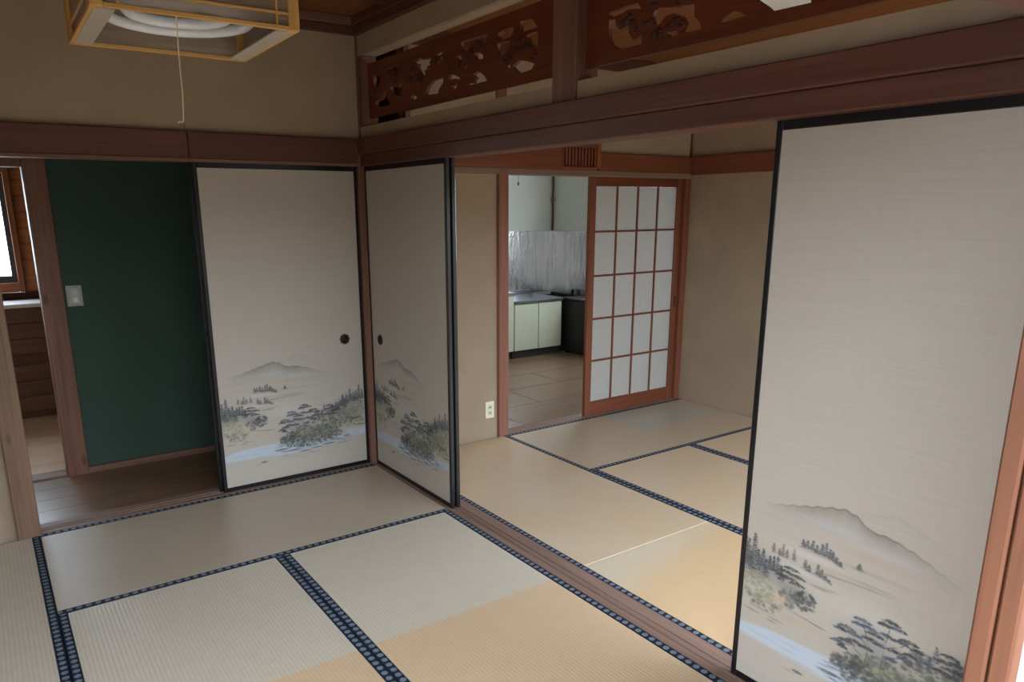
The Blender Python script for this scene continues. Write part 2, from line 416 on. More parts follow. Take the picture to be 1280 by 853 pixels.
# ================================================================== TATAMI
def tatami_mat(orient, kind, base, warm):
    m = NT('tatami_%s_%s' % (orient, kind), .30 if orient == 'x' else .40, 1.0 if orient == 'x' else .7)
    pos = m.n('NewGeometry').outputs['Position']; sp = m.n('SeparateXYZ', {0: pos}).outputs
    X, Y = sp[0], sp[1]
    ac, al = (Y, X) if orient == 'x' else (X, Y)
    big = m.noise(pos, 1.7, 3, .6); mid = m.noise(pos, 14, 3, .6)
    if kind == 'patch': wm = m.smooth(Y, -1.795, -1.812)
    elif kind == 'plain': wm = m.smooth(big, .62, .9)
    elif kind == 'far':
        wm = m.math('ADD', .35, m.math('MULTIPLY', m.smooth(big, .35, .65), .6))
    elif kind == 'seam':   # grey by the seam, warm further on
        wm = m.math('MULTIPLY', m.smooth(m.math('ADD', Y, m.math('MULTIPLY', X, -.25)), -1.95, -2.2), 1.0)
    else:                  # 'grey': pale rectangle where furniture stood
        g = m.math('MULTIPLY', m.smooth(X, 1.83, 1.87), m.smooth(X, 2.66, 2.62))
        g = m.math('MULTIPLY', g, m.smooth(Y, -.52, -.48))
        g = m.math('MULTIPLY', g, m.math('SUBTRACT', 1.0, m.math('MULTIPLY', .35, m.math('MULTIPLY', m.smooth(X, 1.98, 2.0), m.smooth(Y, -.40, -.36)))))
        wm = m.math('ADD', .45, m.math('MULTIPLY', m.smooth(big, .4, .7), .4))
    c = m.mix(wm, lin(*base), lin(*warm))
    if kind == 'grey': c = m.mix(g, c, lin(178, 179, 168))
    c = m.mix(m.math('MULTIPLY', m.smooth(mid, .4, .8), .10), c, lin(168, 146, 116))
    rib = m.math('SINE', m.math('MULTIPLY', ac, 2*PI/.0150))
    rv = m.n('CombineXYZ', {0: m.math('MULTIPLY', ac, 14), 1: m.math('MULTIPLY', al, 420)}).outputs[0]
    rush = m.noise(rv, 1.0, 2, .5)
    stag = m.math('SINE', m.math('ADD', m.math('MULTIPLY', al, 2*PI/.010), m.math('MULTIPLY', m.math('FLOOR', m.math('MULTIPLY', ac, 1/.015)), PI)))
    c = m.mix(m.math('MULTIPLY', m.smooth(rib, .2, -1.0), .13), c, lin(140, 122, 98))
    c = m.mix(m.math('MULTIPLY', m.smooth(rush, .5, .8), .18), c, lin(228, 216, 184))
    m.col(c)
    h = m.math('ADD', m.math('MULTIPLY', rib, .5), m.math('ADD', m.math('MULTIPLY', rush, .4), m.math('MULTIPLY', stag, .18)))
    m.bump(h, .35, .0018)
    return m.m
GB, OR_ = (210, 200, 183), (216, 187, 152)
TM = {('x', 'plain'): tatami_mat('x', 'plain', (190, 174, 154), (196, 172, 140)), ('y', 'patch'): tatami_mat('y', 'patch', GB, OR_),  # x plain: darker base, the weave's view-dependent sheen put into the colour
      ('x', 'patch'): tatami_mat('x', 'patch', GB, OR_), ('y', 'plain'): tatami_mat('y', 'plain', (212, 204, 188), OR_),
      ('y', 'far'): tatami_mat('y', 'far', (212, 195, 172), (212, 186, 154)), ('y', 'seam'): tatami_mat('y', 'seam', (216, 200, 176), (220, 188, 148)),
      ('x', 'grey'): tatami_mat('x', 'grey', (200, 184, 160), (194, 172, 144))}  # base also darkened for the sheen of a mat laid along x
def heri_material():
    m = NT('mat_border_cloth', .7, .2)
    sp = m.n('SeparateXYZ', {0: m.n('TexCoord').outputs['Object']}).outputs
    p = .034
    fx = m.math('SUBTRACT', m.math('MULTIPLY', m.math('FRACT', m.math('ADD', m.math('DIVIDE', sp[0], p), .5)), p), p/2)
    d = m.math('SQRT', m.math('ADD', m.math('POWER', fx, 2.0), m.math('POWER', sp[1], 2.0)))
    dot = m.smooth(d, .0128, .0096)
    nz = m.noise(m.coords((1, 1, 1)), 220, 2)
    c = m.mix(dot, m.ramp(nz, [(.3, lin(16, 24, 38)), (.7, lin(34, 46, 66))]), m.ramp(nz, [(.3, lin(88, 100, 116)), (.7, lin(138, 148, 160))]))
    m.col(c); m.bump(nz, .2, .001)
    return m.m
HERI = heri_material()
BWID = .032
_bmesh = {}
def border_mesh(L):
    k = round(L, 3)
    if k not in _bmesh:
        me = bpy.data.meshes.new('border'); bm = box_bm(L, BWID, .05, .0015); bm.to_mesh(me); bm.free(); me.materials.append(HERI); _bmesh[k] = me
    return _bmesh[k]
def mat(x0, x1, y0, y1, orient, kind, label, group):
    g = .0012; x0 += g; x1 -= g; y0 += g; y1 -= g
    cx, cy = (x0+x1)/2, (y0+y1)/2
    t = thing('tatami_mat', label, 'tatami mat', (cx, cy, -.07), 0, group)
    hx, hy = (x1-x0)/2, (y1-y0)/2
    if orient == 'x': box('woven_surface', -hx, hx, -hy+BWID, hy-BWID, 0, .070, TM[orient, kind], t, .002)
    else: box('woven_surface', -hx+BWID, hx-BWID, -hy, hy, 0, .070, TM[orient, kind], t, .002)
    for s in (-1, 1):
        o = bpy.data.objects.new('border', border_mesh(2*hx if orient == 'x' else 2*hy)); link(o, t)
        if orient == 'x': o.location = (0, s*(hy-BWID/2), .0465)
        else: o.location = (s*(hx-BWID/2), 0, .0465); o.rotation_euler = (0, 0, PI/2)
    return t
G1, G2 = 'tatami mats of the near room', 'tatami mats of the far room'
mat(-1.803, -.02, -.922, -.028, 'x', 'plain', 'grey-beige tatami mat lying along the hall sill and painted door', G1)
mat(-1.803, -.911, -2.70, -.922, 'y', 'patch', 'tatami mat with faded edge patch, between the left mat and the middle seam', G1)
mat(-.911, -.02, -2.70, -.922, 'y', 'patch', 'tatami mat half pale half orange beside the partition floor rail', G1)
mat(-2.695, -1.803, -1.785, -.046, 'y', 'plain', 'pale tatami mat in front of the post and plaster pier', G1)
mat(-2.695, -1.803, -3.53, -1.785, 'y', 'patch', 'tatami mat by the left wall on the veranda side', G1)
mat(-1.803, -.02, -3.53, -2.70, 'x', 'patch', 'tatami mat lying along the veranda doors', G1)
mat(.11, 1.0, -1.785, -.028, 'y', 'far', 'tan tatami mat between the plaster panel and the partition floor rail', G2)
mat(.11, 1.0, -3.53, -1.785, 'y', 'seam', 'tatami mat turning orange past the bare seam in the far room', G2)
mat(1.0, XR-.005, -.905, -.018, 'x', 'grey', 'tatami mat with a pale grey patch under the lattice screen', G2)
mat(1.0, 1.87, -2.68, -.905, 'y', 'far', 'tan tatami mat in the middle of the far room', G2)
mat(1.87, XR-.005, -2.68, -.905, 'y', 'far', 'tan tatami mat along the beige side wall of the far room', G2)
mat(1.0, XR-.005, -3.53, -2.68, 'x', 'grey', 'tatami mat on the veranda side of the far room', G2)

# ================================================================== FUSUMA (painted sliding doors)
FW_, FH_, FT_ = .885, H+.012, .022
SB, BB, TB = .021, .027, .038     # frame widths: sides, bottom, top (part hidden in the rail)
def paint(us, zs):
    """ink landscape in panel coordinates (u from left edge, z from floor); returns rgb, alpha"""
    rng = np.random.RandomState(3)
    UU, ZZ = np.meshgrid(us, zs); P = np.zeros(UU.shape+(3,)); A = np.zeros(UU.shape)
    def srgb(c): return np.array(lin(*c)[:3])
    def vnoise(su, sz, seed, oc=3):
        r = np.random.RandomState(seed); out = np.zeros(UU.shape); amp = 1; tot = 0
        for o in range(oc):
            gx, gz = UU/su*2**o, ZZ/sz*2**o
            G = r.rand(int(gz.max())+3, int(gx.max())+3)
            ix, iz = gx.astype(int), gz.astype(int); fx, fz = gx-ix, gz-iz
            fx = fx*fx*(3-2*fx); fz = fz*fz*(3-2*fz)
            out += amp*((G[iz, ix]*(1-fx)+G[iz, ix+1]*fx)*(1-fz)+(G[iz+1, ix]*(1-fx)+G[iz+1, ix+1]*fx)*fz)
            tot += amp; amp *= .5
        return out/tot
    leaf = vnoise(.009, .007, 11, 2); streak = vnoise(.10, .006, 12, 3); soft = vnoise(.05, .03, 13, 3)
    def over(m, c, sl=None):
        nonlocal P, A
        c = srgb(c)
        if sl is None: sl = (slice(None), slice(None))
        P[sl] = P[sl]*(1-m[..., None]) + c*m[..., None]; A[sl] = A[sl]*(1-m) + m
    du, dz = us[1]-us[0], zs[1]-zs[0]
    def win(u, z, ru, rz):
        i0 = int(np.clip((u-ru-us[0])/du, 0, len(us))); i1 = int(np.clip((u+ru-us[0])/du+2, 0, len(us)))
        k0 = int(np.clip((z-rz-zs[0])/dz, 0, len(zs))); k1 = int(np.clip((z+rz-zs[0])/dz+2, 0, len(zs)))
        return slice(k0, k1), slice(i0, i1)
    def ell(u, z, ru, rz, c, a, soft_=.35, tex=None, tl=0.0, rot=0.0):
        R = max(ru, rz)*1.3
        sl = win(u, z, R, R)
        if sl[0].stop <= sl[0].start or sl[1].stop <= sl[1].start: return
        x, y = UU[sl]-u, ZZ[sl]-z
        if rot: x, y = x*math.cos(rot)+y*math.sin(rot), -x*math.sin(rot)+y*math.cos(rot)
        d = np.sqrt((x/ru)**2+(y/rz)**2)
        m = np.clip((1-d)/soft_, 0, 1); m = m*m*(3-2*m)*a
        if tex is not None: m = m*np.clip((tex[sl]-tl)*3.2, 0, 1)
        over(m, c, sl)
    def wash(u, z, ru, rz, c, a): ell(u, z, ru, rz, c, a, 1.0)
    def line(pts, wd, c, a):
        for (u0, z0), (u1, z1) in zip(pts, pts[1:]):
            L = math.hypot(u1-u0, z1-z0); ell((u0+u1)/2, (z0+z1)/2, L/2+wd, wd, c, a, .6, None, 0, math.atan2(z1-z0, u1-u0))
    INK, DARK, BLU, YEL, TAN, RIV, GRN = (92, 97, 97), (62, 70, 76), (74, 88, 104), (138, 136, 116), (182, 160, 134), (186, 204, 224), (86, 92, 90)
    # mountain ridge with mist below
    rid = np.interp(us, [0, .08, .17, .25, .29, .33, .36, .40, .46, .52, .58, .66, .9], [.60, .640, .664, .686, .697, .704, .696, .669, .666, .650, .626, .59, .55]) + .0018*np.sin(us*160)
    dep = rid[None, :]-ZZ
    env = np.clip((UU-.06)/.18, 0, 1)*np.clip((.66-UU)/.2, 0, 1)
    m = np.where(dep > 0, np.exp(-dep/.030), 0)*env*(.45+.35*soft); over(np.clip(m*.95, 0, 1), (108, 104, 104))
    m = np.exp(-(dep/.0022)**2)*env*.55; over(m, (82, 80, 82))
    wash(.30, .640, .16, .020, (178, 190, 204), .35); wash(.46, .615, .16, .02, (190, 196, 206), .3)
    rid2 = np.interp(us, [.30, .39, .463, .52, .62], [.69, .716, .733, .716, .68]); d2 = rid2[None, :]-ZZ
    over(np.where(d2 > 0, np.exp(-d2/.018), 0)*np.clip((UU-.32)/.1, 0, 1)*np.clip((.62-UU)/.1, 0, 1)*.20, (130, 146, 130))
    wash(.40, .42, .22, .07, (204, 204, 200), .30)
    # warm washes and middle hills
    wash(.40, .590, .20, .020, TAN, .38); wash(.30, .545, .12, .022, TAN, .30); wash(.42, .545, .16, .012, (150, 146, 142), .28)
    wash(.33, .505, .16, .012, TAN, .28); wash(.42, .510, .12, .006, INK, .30); wash(.50, .540, .10, .02, TAN, .2)
    over(np.clip(np.exp(-((ZZ-(.492+.06*(UU-.3)))/.0035)**2)*np.clip((UU-.24)/.06, 0, 1)*np.clip((.52-UU)/.1, 0, 1)*.4*streak*1.6, 0, 1), INK)
    def dabs(n, pos, su, sz, cs, a):
        for _ in range(n):
            u, z = pos()
            ell(u, z, su*rng.uniform(.6, 1.3), sz*rng.uniform(.6, 1.3), cs[rng.randint(len(cs))], a*rng.uniform(.5, 1), .8)
    def conifer(u, zb, h, wdt, c, a):
        wash(u, zb+.25*h, wdt*1.7, h*.6, c, a*.35)
        c2 = tuple(int(x*1.18) for x in c); c3 = tuple(int(x*.84) for x in c)
        def pos():
            t = rng.rand()**1.25; st_ = .7+.3*math.cos(t*h/.009*2*PI)
            return u+rng.uniform(-1, 1)*wdt*1.6*(1-.84*t)*st_, zb+h*t
        dabs(int(26+h*1500), pos, .0046, .0034, (c, c2, c3), a)
        line([(u, zb), (u, zb+h)], .0012, c, a*.5)
    for u, z, h in ((.212, .545, .026), (.226, .548, .024), (.242, .548, .030), (.256, .545, .024), (.272, .545, .036), (.284, .545, .042), (.296, .542, .030), (.306, .538, .030), (.318, .535, .022), (.330, .530, .016)):
        conifer(u, z, h, .008, (92, 98, 102), .55)
    wash(.27, .545, .08, .012, INK, .4); wash(.385, .545, .03, .008, INK, .4); conifer(.384, .545, .018, .008, INK, .55)
    for u, z, h in ((.118, .492, .03), (.150, .490, .042), (.163, .49, .028), (.187, .492, .04), (.138, .49, .02)): conifer(u, z, h, .007, (104, 104, 100), .45)
    for u, z, h in ((.226, .480, .03), (.238, .478, .02), (.266, .478, .036), (.278, .474, .026), (.292, .470, .018), (.302, .466, .012)): conifer(u, z, h, .008, (92, 98, 100), .52)
    wash(.26, .474, .06, .010, INK, .42)
    ell(.275, .440, .055, .007, INK, .5, .8, streak, .2); ell(.31, .447, .04, .004, DARK, .5, .8, streak, .2)
    wash(.24, .525, .16, .018, (198, 200, 202), .45); wash(.22, .468, .14, .014, (200, 202, 204), .45)
    # left grove
    wash(.08, .43, .12, .07, (98, 106, 112), .65); wash(.19, .39, .09, .06, (98, 104, 104), .55)
    for u, z, h, ww in ((.030, .43, .075, .016), (.050, .44, .092, .017), (.084, .43, .060, .012), (.108, .43, .045, .011), (.136, .43, .054, .010), (.122, .43, .050, .009), (.040, .40, .07, .018), (.066, .41, .07, .015), (.020, .41, .10, .014), (.095, .40, .06, .014), (.150, .41, .05, .013)): conifer(u, z, h, ww, (72, 80, 86), .68)
    def pad(u, z, ru, rz, c, a, rot=0):
        ell(u, z, ru*1.05, rz*1.1, c, a*.7, .8)
        c2 = tuple(int(x*1.15) for x in c); c3 = tuple(int(x*.8) for x in c)
        def pos():
            x = rng.uniform(-1, 1); return u+x*ru, z+rz*(.45*(1-x*x)-.3)+rng.uniform(-.55, .45)*rz*math.sqrt(1-.8*x*x)
        dabs(48, pos, .0058, .0030, (c, c2, c3), a*.9)
    for u, z, r in ((.183, .462, .026), (.168, .447, .022), (.205, .444, .026), (.178, .430, .030), (.205, .420, .026), (.150, .428, .022)): pad(u, z, r, .009, DARK, .75)
    line([(.185, .37), (.190, .41), (.184, .455)], .0022, (92, 88, 84), .7)
    def bush(u, z, ru, rz, c1, c2, n, a=.7, s=.011):
        for i in range(n):
            t, q = rng.uniform(0, 2*PI), math.sqrt(rng.rand())
            x, y = u+ru*q*math.cos(t), z+rz*q*math.sin(t)
            ell(x, y, s*rng.uniform(.6, 1.2), s*rng.uniform(.4, .9), c1 if rng.rand() < .5+.4*(y-z)/rz else c2, a*rng.uniform(.4, 1), .7, leaf, -.05)
    bush(.235, .378, .036, .032, DARK, GRN, 70, .75); bush(.19, .365, .04, .03, INK, GRN, 60, .6)
    bush(.070, .360, .062, .052, YEL, (146, 152, 122), 150, .65); bush(.085, .315, .07, .028, (140, 144, 126), GRN, 70, .6); bush(.150, .340, .026, .028, (196, 172, 146), (160, 150, 128), 40, .55)
    wash(.22, .300, .16, .022, TAN, .42); wash(.06, .280, .08, .016, TAN, .3)
    for u, z, L in ((.245, .322, .05), (.285, .318, .04), (.20, .327, .04), (.10, .285, .06), (.15, .272, .05), (.06, .268, .05), (.13, .262, .03)):
        ell(u, z, L, .0045, (104, 106, 98), .65, .8, streak, .15, -.05)
    # river
    up = np.interp(us, [0, .12, .33, .45, .60, .76, .885], [.212, .234, .243, .226, .222, .238, .246]); lo = np.interp(us, [0, .10, .22, .375, .55, .76, .885], [.166, .162, .160, .150, .155, .186, .196])
    m = np.clip((up[None, :]-ZZ)/.012, 0, 1)*np.clip((ZZ-lo[None, :])/.016, 0, 1)
    over(np.clip(m*(.35+.55*streak), 0, .75), RIV)
    over(np.clip(m*np.clip((streak-.56)*4, 0, 1)*.38, 0, 1), (132, 150, 170))
    over(np.clip(m*np.clip((streak-.62)*5, 0, 1)*.0+np.exp(-((ZZ-lo[None, :]-.012)/.003)**2)*np.clip((streak-.45)*3, 0, 1)*.4, 0, 1), (120, 132, 148))
    # shoreline strokes, rock
    ell(.235, .137, .024, .0065, (96, 98, 98), .85, .5, leaf, .02); ell(.205, .127, .04, .003, INK, .4, .8)
    for u, z, L in ((.42, .135, .06), (.52, .143, .06), (.60, .160, .05), (.70, .183, .05), (.36, .150, .05), (.46, .122, .03)): ell(u, z, L, .0035, INK, .5, .9, streak, .2, .06)
    wash(.45, .09, .5, .05, (192, 184, 166), .30)
    # wooded island with pines
    wash(.52, .26, .25, .10, (96, 102, 98), .62); wash(.74, .34, .18, .11, (104, 108, 94), .55); wash(.44, .34, .13, .09, (100, 112, 122), .40); wash(.78, .42, .13, .07, (96, 102, 108), .5); wash(.66, .37, .09, .07, (98, 104, 108), .45)
    bush(.52, .240, .19, .056, GRN, INK, 420, .75, .013); bush(.40, .255, .055, .035, DARK, GRN, 110, .72); bush(.47, .285, .06, .03, GRN, (150, 150, 126), 90, .6)
    bush(.60, .300, .09, .060, GRN, (112, 118, 98), 240, .7); bush(.575, .36, .03, .03, INK, GRN, 60, .6); bush(.70, .325, .06, .06, (122, 122, 106), GRN, 160, .65)
    bush(.80, .365, .066, .068, YEL, (116, 120, 106), 230, .68); bush(.79, .285, .07, .03, GRN, (150, 150, 120), 90, .6)
    for i in range(46):
        u = rng.uniform(.30, .78); z = .168+.06*rng.rand()+.05*abs(u-.5); ell(u, z-.012, rng.uniform(.02, .05), .004, DARK if rng.rand() < .5 else GRN, .5, .8, streak, .2, .05)
    for u, z, L in ((.34, .190, .06), (.40, .176, .07), (.48, .160, .05), (.55, .168, .05), (.62, .178, .05), (.68, .195, .05), (.74, .205, .04), (.84, .262, .05)):
        ell(u, z, L, .0065, DARK, .7, .7, leaf, .05, .04)
    for a, b, c_ in (((.428, .25), (.437, .33), (.412, .40)), ((.474, .25), (.478, .35), (.488, .43)), ((.437, .33), (.40, .355), (.36, .35)), ((.478, .35), (.515, .37), (.54, .395)), ((.432, .29), (.39, .31), (.35, .305)), ((.476, .31), (.50, .33), (.52, .34))):
        line([a, b, c_], .0026, (92, 88, 84), .75)
    for u, z, r in ((.412, .402, .026), (.430, .388, .024), (.400, .386, .020), (.488, .432, .026), (.505, .420, .026), (.470, .418, .018), (.540, .398, .026), (.520, .388, .022), (.560, .384, .018), (.448, .376, .026), (.478, .388, .026),
                    (.370, .360, .026), (.392, .348, .024), (.350, .348, .018), (.440, .356, .028), (.470, .352, .024), (.512, .354, .026), (.535, .345, .02), (.545, .362, .02), (.348, .306, .022), (.372, .318, .026), (.395, .328, .022), (.36, .296, .016), (.43, .325, .022), (.50, .325, .02)):
        pad(u, z, r, .0095, BLU if rng.rand() < .55 else DARK, .82)
    # right grove
    for u, z, h, ww in ((.607, .375, .046, .011), (.594, .36, .024, .010), (.680, .37, .050, .011), (.726, .395, .066, .013), (.710, .39, .04, .010), (.774, .415, .078, .014), (.796, .415, .05, .012), (.832, .42, .086, .014), (.852, .42, .06, .012), (.75, .40, .06, .013), (.812, .41, .065, .014), (.695, .37, .05, .013), (.735, .38, .06, .014), (.66, .36, .05, .013)):
        conifer(u, z, h, ww, BLU if u < .62 else (70, 78, 84), .45 if u < .62 else .68)
    for u, z, r in ((.640, .408, .024), (.660, .396, .022), (.628, .388, .024), (.650, .374, .028), (.685, .380, .024), (.625, .36, .022), (.66, .355, .022)): pad(u, z, r, .009, DARK, .75)
    rgb = np.where(A[..., None] > 1e-4, P/np.maximum(A[..., None], 1e-4), 0)
    return rgb, A

def paper_material():
    m = NT('fusuma_paper', .55, .3)
    at = m.n('Attribute', attribute_name='ink')
    v = m.coords((3, 3, 260), rand=False); th = m.noise(v, 1.0, 3, .6)
    th2 = m.noise(m.coords((60, 3, 9), rand=False), 1.0, 2, .6)
    base = m.mix(.5, m.ramp(th, [(.25, lin(172, 165, 156)), (.75, lin(190, 183, 174))]), m.ramp(th2, [(.25, lin(178, 171, 162)), (.75, lin(184, 177, 168))]))
    stain = m.smooth(m.noise(m.coords((1, 1, 1)), 2.4, 4, .6), .50, .85)
    base = m.mix(m.math('MULTIPLY', stain, .35), base, lin(176, 165, 149))
    m.col(m.mix(at.outputs['Alpha'], base, at.outputs['Color']))
    m.bump(th, .12, .001)
    return m.m
M_PAPER = paper_material()
def paper_mesh():
    x0, x1 = SB, FW_-SB; z0, zt, z1 = BB, .765, FH_-TB
    us = np.linspace(x0, x1, 400); zs = np.linspace(z0, zt, 348)
    rgb, A = paint(us, zs)
    zall = np.concatenate([zs, np.linspace(zt, z1, 12)[1:]])
    nu, nz = len(us), len(zall)
    UU, ZZ = np.meshgrid(us, zall)
    co = np.stack([UU, np.full(UU.shape, .0015), ZZ], -1).reshape(-1, 3)
    col = np.zeros((nz, nu, 4), np.float32); col[:len(zs), :, :3] = rgb; col[:len(zs), :, 3] = A
    fade = np.clip((zt-ZZ)/.03, 0, 1); col[..., 3] *= fade
    i = (np.arange(nz-1)[:, None]*nu+np.arange(nu-1)[None, :]).reshape(-1)
    faces = np.stack([i, i+1, i+nu+1, i+nu], -1)
    me = bpy.data.meshes.new('painted_paper')
    me.vertices.add(len(co)); me.vertices.foreach_set('co', co.ravel().astype(np.float32))
    me.loops.add(faces.size); me.loops.foreach_set('vertex_index', faces.ravel().astype(np.int32))
    me.polygons.add(len(faces)); me.polygons.foreach_set('loop_start', np.arange(0, faces.size, 4, dtype=np.int32))
    me.update(); me.validate()
    ca = me.color_attributes.new('ink', 'FLOAT_COLOR', 'POINT'); ca.data.foreach_set('color', col.reshape(-1))
    me.materials.append(M_PAPER)
    return me
M_BACKP = plain('fusuma_backing', (206, 198, 184), .7, .2)
M_PULL = plain('pull_bronze', (78, 58, 52), .4, .5, .5, vary=.3, nscale=90)
M_PULLD = plain('pull_dark', (40, 30, 28), .5, .4, .3)
def make_fusuma():
    t = thing('fusuma_door', '', 'sliding door')
    me = paper_mesh(); o = bpy.data.objects.new('painted_paper', me); link(o, t)
    o['label'] = 'beige paper with an ink landscape along the lower part'
    box('backing', SB-.001, FW_-SB+.001, .0022, FT_-.002, BB-.001, FH_-TB+.001, M_BACKP, t, 0)
    box('stile', 0, SB, 0, FT_, 0, FH_, M_LACQ, t, .003); box('stile', FW_-SB, FW_, 0, FT_, 0, FH_, M_LACQ, t, .003)
    box('rail', SB, FW_-SB, 0, FT_, 0, BB, M_LACQ, t, .003); box('rail', SB, FW_-SB, 0, FT_, FH_-TB, FH_, M_LACQ, t, .003)
    bm = lathe_bm([(.0, .0), (.021, .0), (.023, .0035), (.026, .005), (.029, .0042), (.0305, .0), (.0305, -.003)], 28)
    # eight-lobed rim
    for v in bm.verts:
        r = math.hypot(v.co.x, v.co.y)
        if r > .024:
            a = math.atan2(v.co.y, v.co.x); k = 1+.05*math.cos(8*a); v.co.x *= k; v.co.y *= k
    bmesh.ops.rotate(bm, verts=bm.verts, cent=(0, 0, 0), matrix=Matrix.Rotation(PI/2, 3, 'X'))
    p = from_bm('finger_pull', bm, M_PULL, t, (.76, .0015, .79), True); p['label'] = 'bronze finger pull'
    bm = lathe_bm([(.0, .0), (.0205, .0), (.0205, .0008), (.0, .0012)], 24)
    bmesh.ops.rotate(bm, verts=bm.verts, cent=(0, 0, 0), matrix=Matrix.Rotation(PI/2, 3, 'X'))
    from_bm('pull_dish', bm, M_PULLD, p, (0, -.0002, 0), True)
    return t
GF = 'painted sliding doors'
f0 = make_fusuma()
spots = [((-.916, 0, -.001), 0, .76, 'painted sliding door in front of the hall, round pull beside the corner post'),
         ((-.931, .030, -.001), 0, .12, 'rear sliding door at the hall, mostly hidden behind the painted one'),
         ((.0, -.027, -.001), -PI/2, .118, 'painted sliding door at the corner post, pull near its post edge'),
         ((.030, -.030, -.001), -PI/2, .76, 'rear partition door showing only its black edge'),
         ((.030, -2.646, -.001), -PI/2, .76, 'large painted sliding door beside the veranda doors')]
for i, (loc, rz, pu, lab) in enumerate(spots):
    o = f0 if i == 0 else copy_tree(f0)
    o.location = loc; o.rotation_euler = (0, 0, rz); tag(o, lab, 'sliding door', GF)
    for ch in o.children:
        if ch.name.startswith('finger_pull'): ch.location.x = pu

# ================================================================== SHOJI (lattice screen in the kitchen opening)
def shoji_paper(thin=.45):
    m = NT('shoji_paper', .8, .2)
    n = m.noise(m.coords((1, 1, 1)), 30, 4, .6)
    c = m.ramp(n, [(.3, lin(206, 205, 202)), (.7, lin(216, 215, 212))]); m.col(c)
    tr = m.n('BsdfTranslucent', {'Color': (.62, .62, .61, 1)}); ms = m.n('MixShader', {0: thin, 1: m.b.outputs[0], 2: tr.outputs[0]})
    m.t.links.new(ms.outputs[0], m.t.nodes['Material Output'].inputs['Surface'])
    return m.m
M_SHOJI = shoji_paper(); M_VPANE = shoji_paper(.12)
SW, SX = .945, 1.742
sj = thing('shoji_screen', 'wooden lattice paper screen standing in the kitchen opening', 'paper screen', (SX, .012, .0))
ST = .032
SZ, SRX = WD('z', ((106, 60, 42), (124, 74, 53), (138, 88, 66))), WD('x', ((98, 52, 36), (116, 66, 46), (130, 78, 57)))
box('stile', 0, .058, 0, ST, 0, 1.737, SZ, sj, .003); box('stile', SW-.05, SW, 0, ST, 0, 1.737, SZ, sj, .003)
box('rail', .058, SW-.05, 0, ST, 1.675, 1.737, SRX, sj, .003); bb = box('bottom_board', .058, SW-.05, 0, ST, 0, .105, SRX, sj, .003)
px0, px1, pz0, pz1 = .058, SW-.05, .105, 1.675
cw, chh = (px1-px0)/4, (pz1-pz0)/5; kw = .007
for i in range(1, 4): box('lattice_upright', px0+i*cw-kw, px0+i*cw+kw, .004, .014, pz0, pz1, SZ, sj, .001)
for k in range(1, 5): box('lattice_bar', px0, px1, .003, .015, pz0+k*chh-kw, pz0+k*chh+kw, SRX, sj, .001)
for i in range(4):
    for k in range(5): box('paper_pane', px0+i*cw+.0005, px0+(i+1)*cw-.0005, .0165, .0172, pz0+k*chh+.0005, pz0+(k+1)*chh-.0005, M_SHOJI, sj, 0)
box('finger_recess', SW-.034, SW-.016, -.001, .003, .76, .85, plain('recess_wood', (70, 38, 26), .6), sj, .003)

# ================================================================== CARVED TRANSOMS
def outline_mesh(outer, holes, th):
    """extruded board with pierced holes; points (y, z) -> mesh in the y-z plane"""
    cu = bpy.data.curves.new('tmp', 'CURVE'); cu.dimensions = '2D'; cu.fill_mode = 'BOTH'; cu.extrude = th/2
    for pts in [outer]+holes:
        s = cu.splines.new('POLY'); s.points.add(len(pts)-1); s.use_cyclic_u = True
        for q, (a, b) in zip(s.points, pts): q.co = (a, b, 0, 1)
    ob = bpy.data.objects.new('tmp', cu); C.objects.link(ob)
    dg = bpy.context.evaluated_depsgraph_get(); me = bpy.data.meshes.new_from_object(ob.evaluated_get(dg))
    bpy.data.objects.remove(ob)
    for v in me.vertices:
        a, b, c = v.co; v.co = (c, a, b)
    bm = bmesh.new(); bm.from_mesh(me); bmesh.ops.recalc_face_normals(bm, faces=bm.faces); bm.to_mesh(me); bm.free()
    return me
XB = .045
def trace(pts, ox, oy, s):
    return [(U(ox+a/s, oy+b/s, 0, XB).y, U(ox+a/s, oy+b/s, 0, XB).z) for a, b in pts]
Z1 = (450, 60, 8.53); Z2 = (560, 20, 7.757); Z3 = (720, 0, 8.0); Z4 = (860, 0, 6.4)
HL = [trace(p, *Z1) for p in (
    [(157, 295), (250, 315), (230, 350), (205, 420), (165, 470)],
    [(180, 580), (250, 540), (268, 460), (290, 460), (302, 540), (350, 605), (195, 638)],
    [(335, 418), (425, 415), (455, 360), (458, 518), (370, 500)],
    [(262, 235), (440, 178), (455, 195), (442, 262), (405, 300), (362, 244)],
    [(585, 150), (665, 105), (680, 125), (775, 105), (770, 140), (755, 150), (765, 180), (730, 200), (735, 230), (705, 240), (715, 285), (695, 320), (655, 270), (625, 200), (640, 175), (590, 162)],
    [(820, 70), (870, 35), (900, 45), (870, 80), (830, 85)],
    [(820, 155), (860, 130), (870, 100), (895, 95), (905, 130), (870, 150), (855, 180)],
    [(710, 490), (740, 410), (790, 350), (905, 310), (905, 370), (860, 440), (850, 485), (740, 505)],
    [(555, 545), (570, 490), (590, 495), (625, 530), (610, 550), (570, 555)],
    [(955, 350), (965, 290), (1010, 280), (1080, 320), (1085, 340), (1030, 330), (990, 340), (975, 375)],
    [(985, 412), (1060, 372), (1050, 400), (1040, 440), (1000, 440)],
    [(690, 420), (715, 390), (705, 430), (692, 440)],
    [(562, 345), (590, 365), (590, 382), (570, 370)], [(630, 390), (645, 395), (668, 430), (655, 440)])]
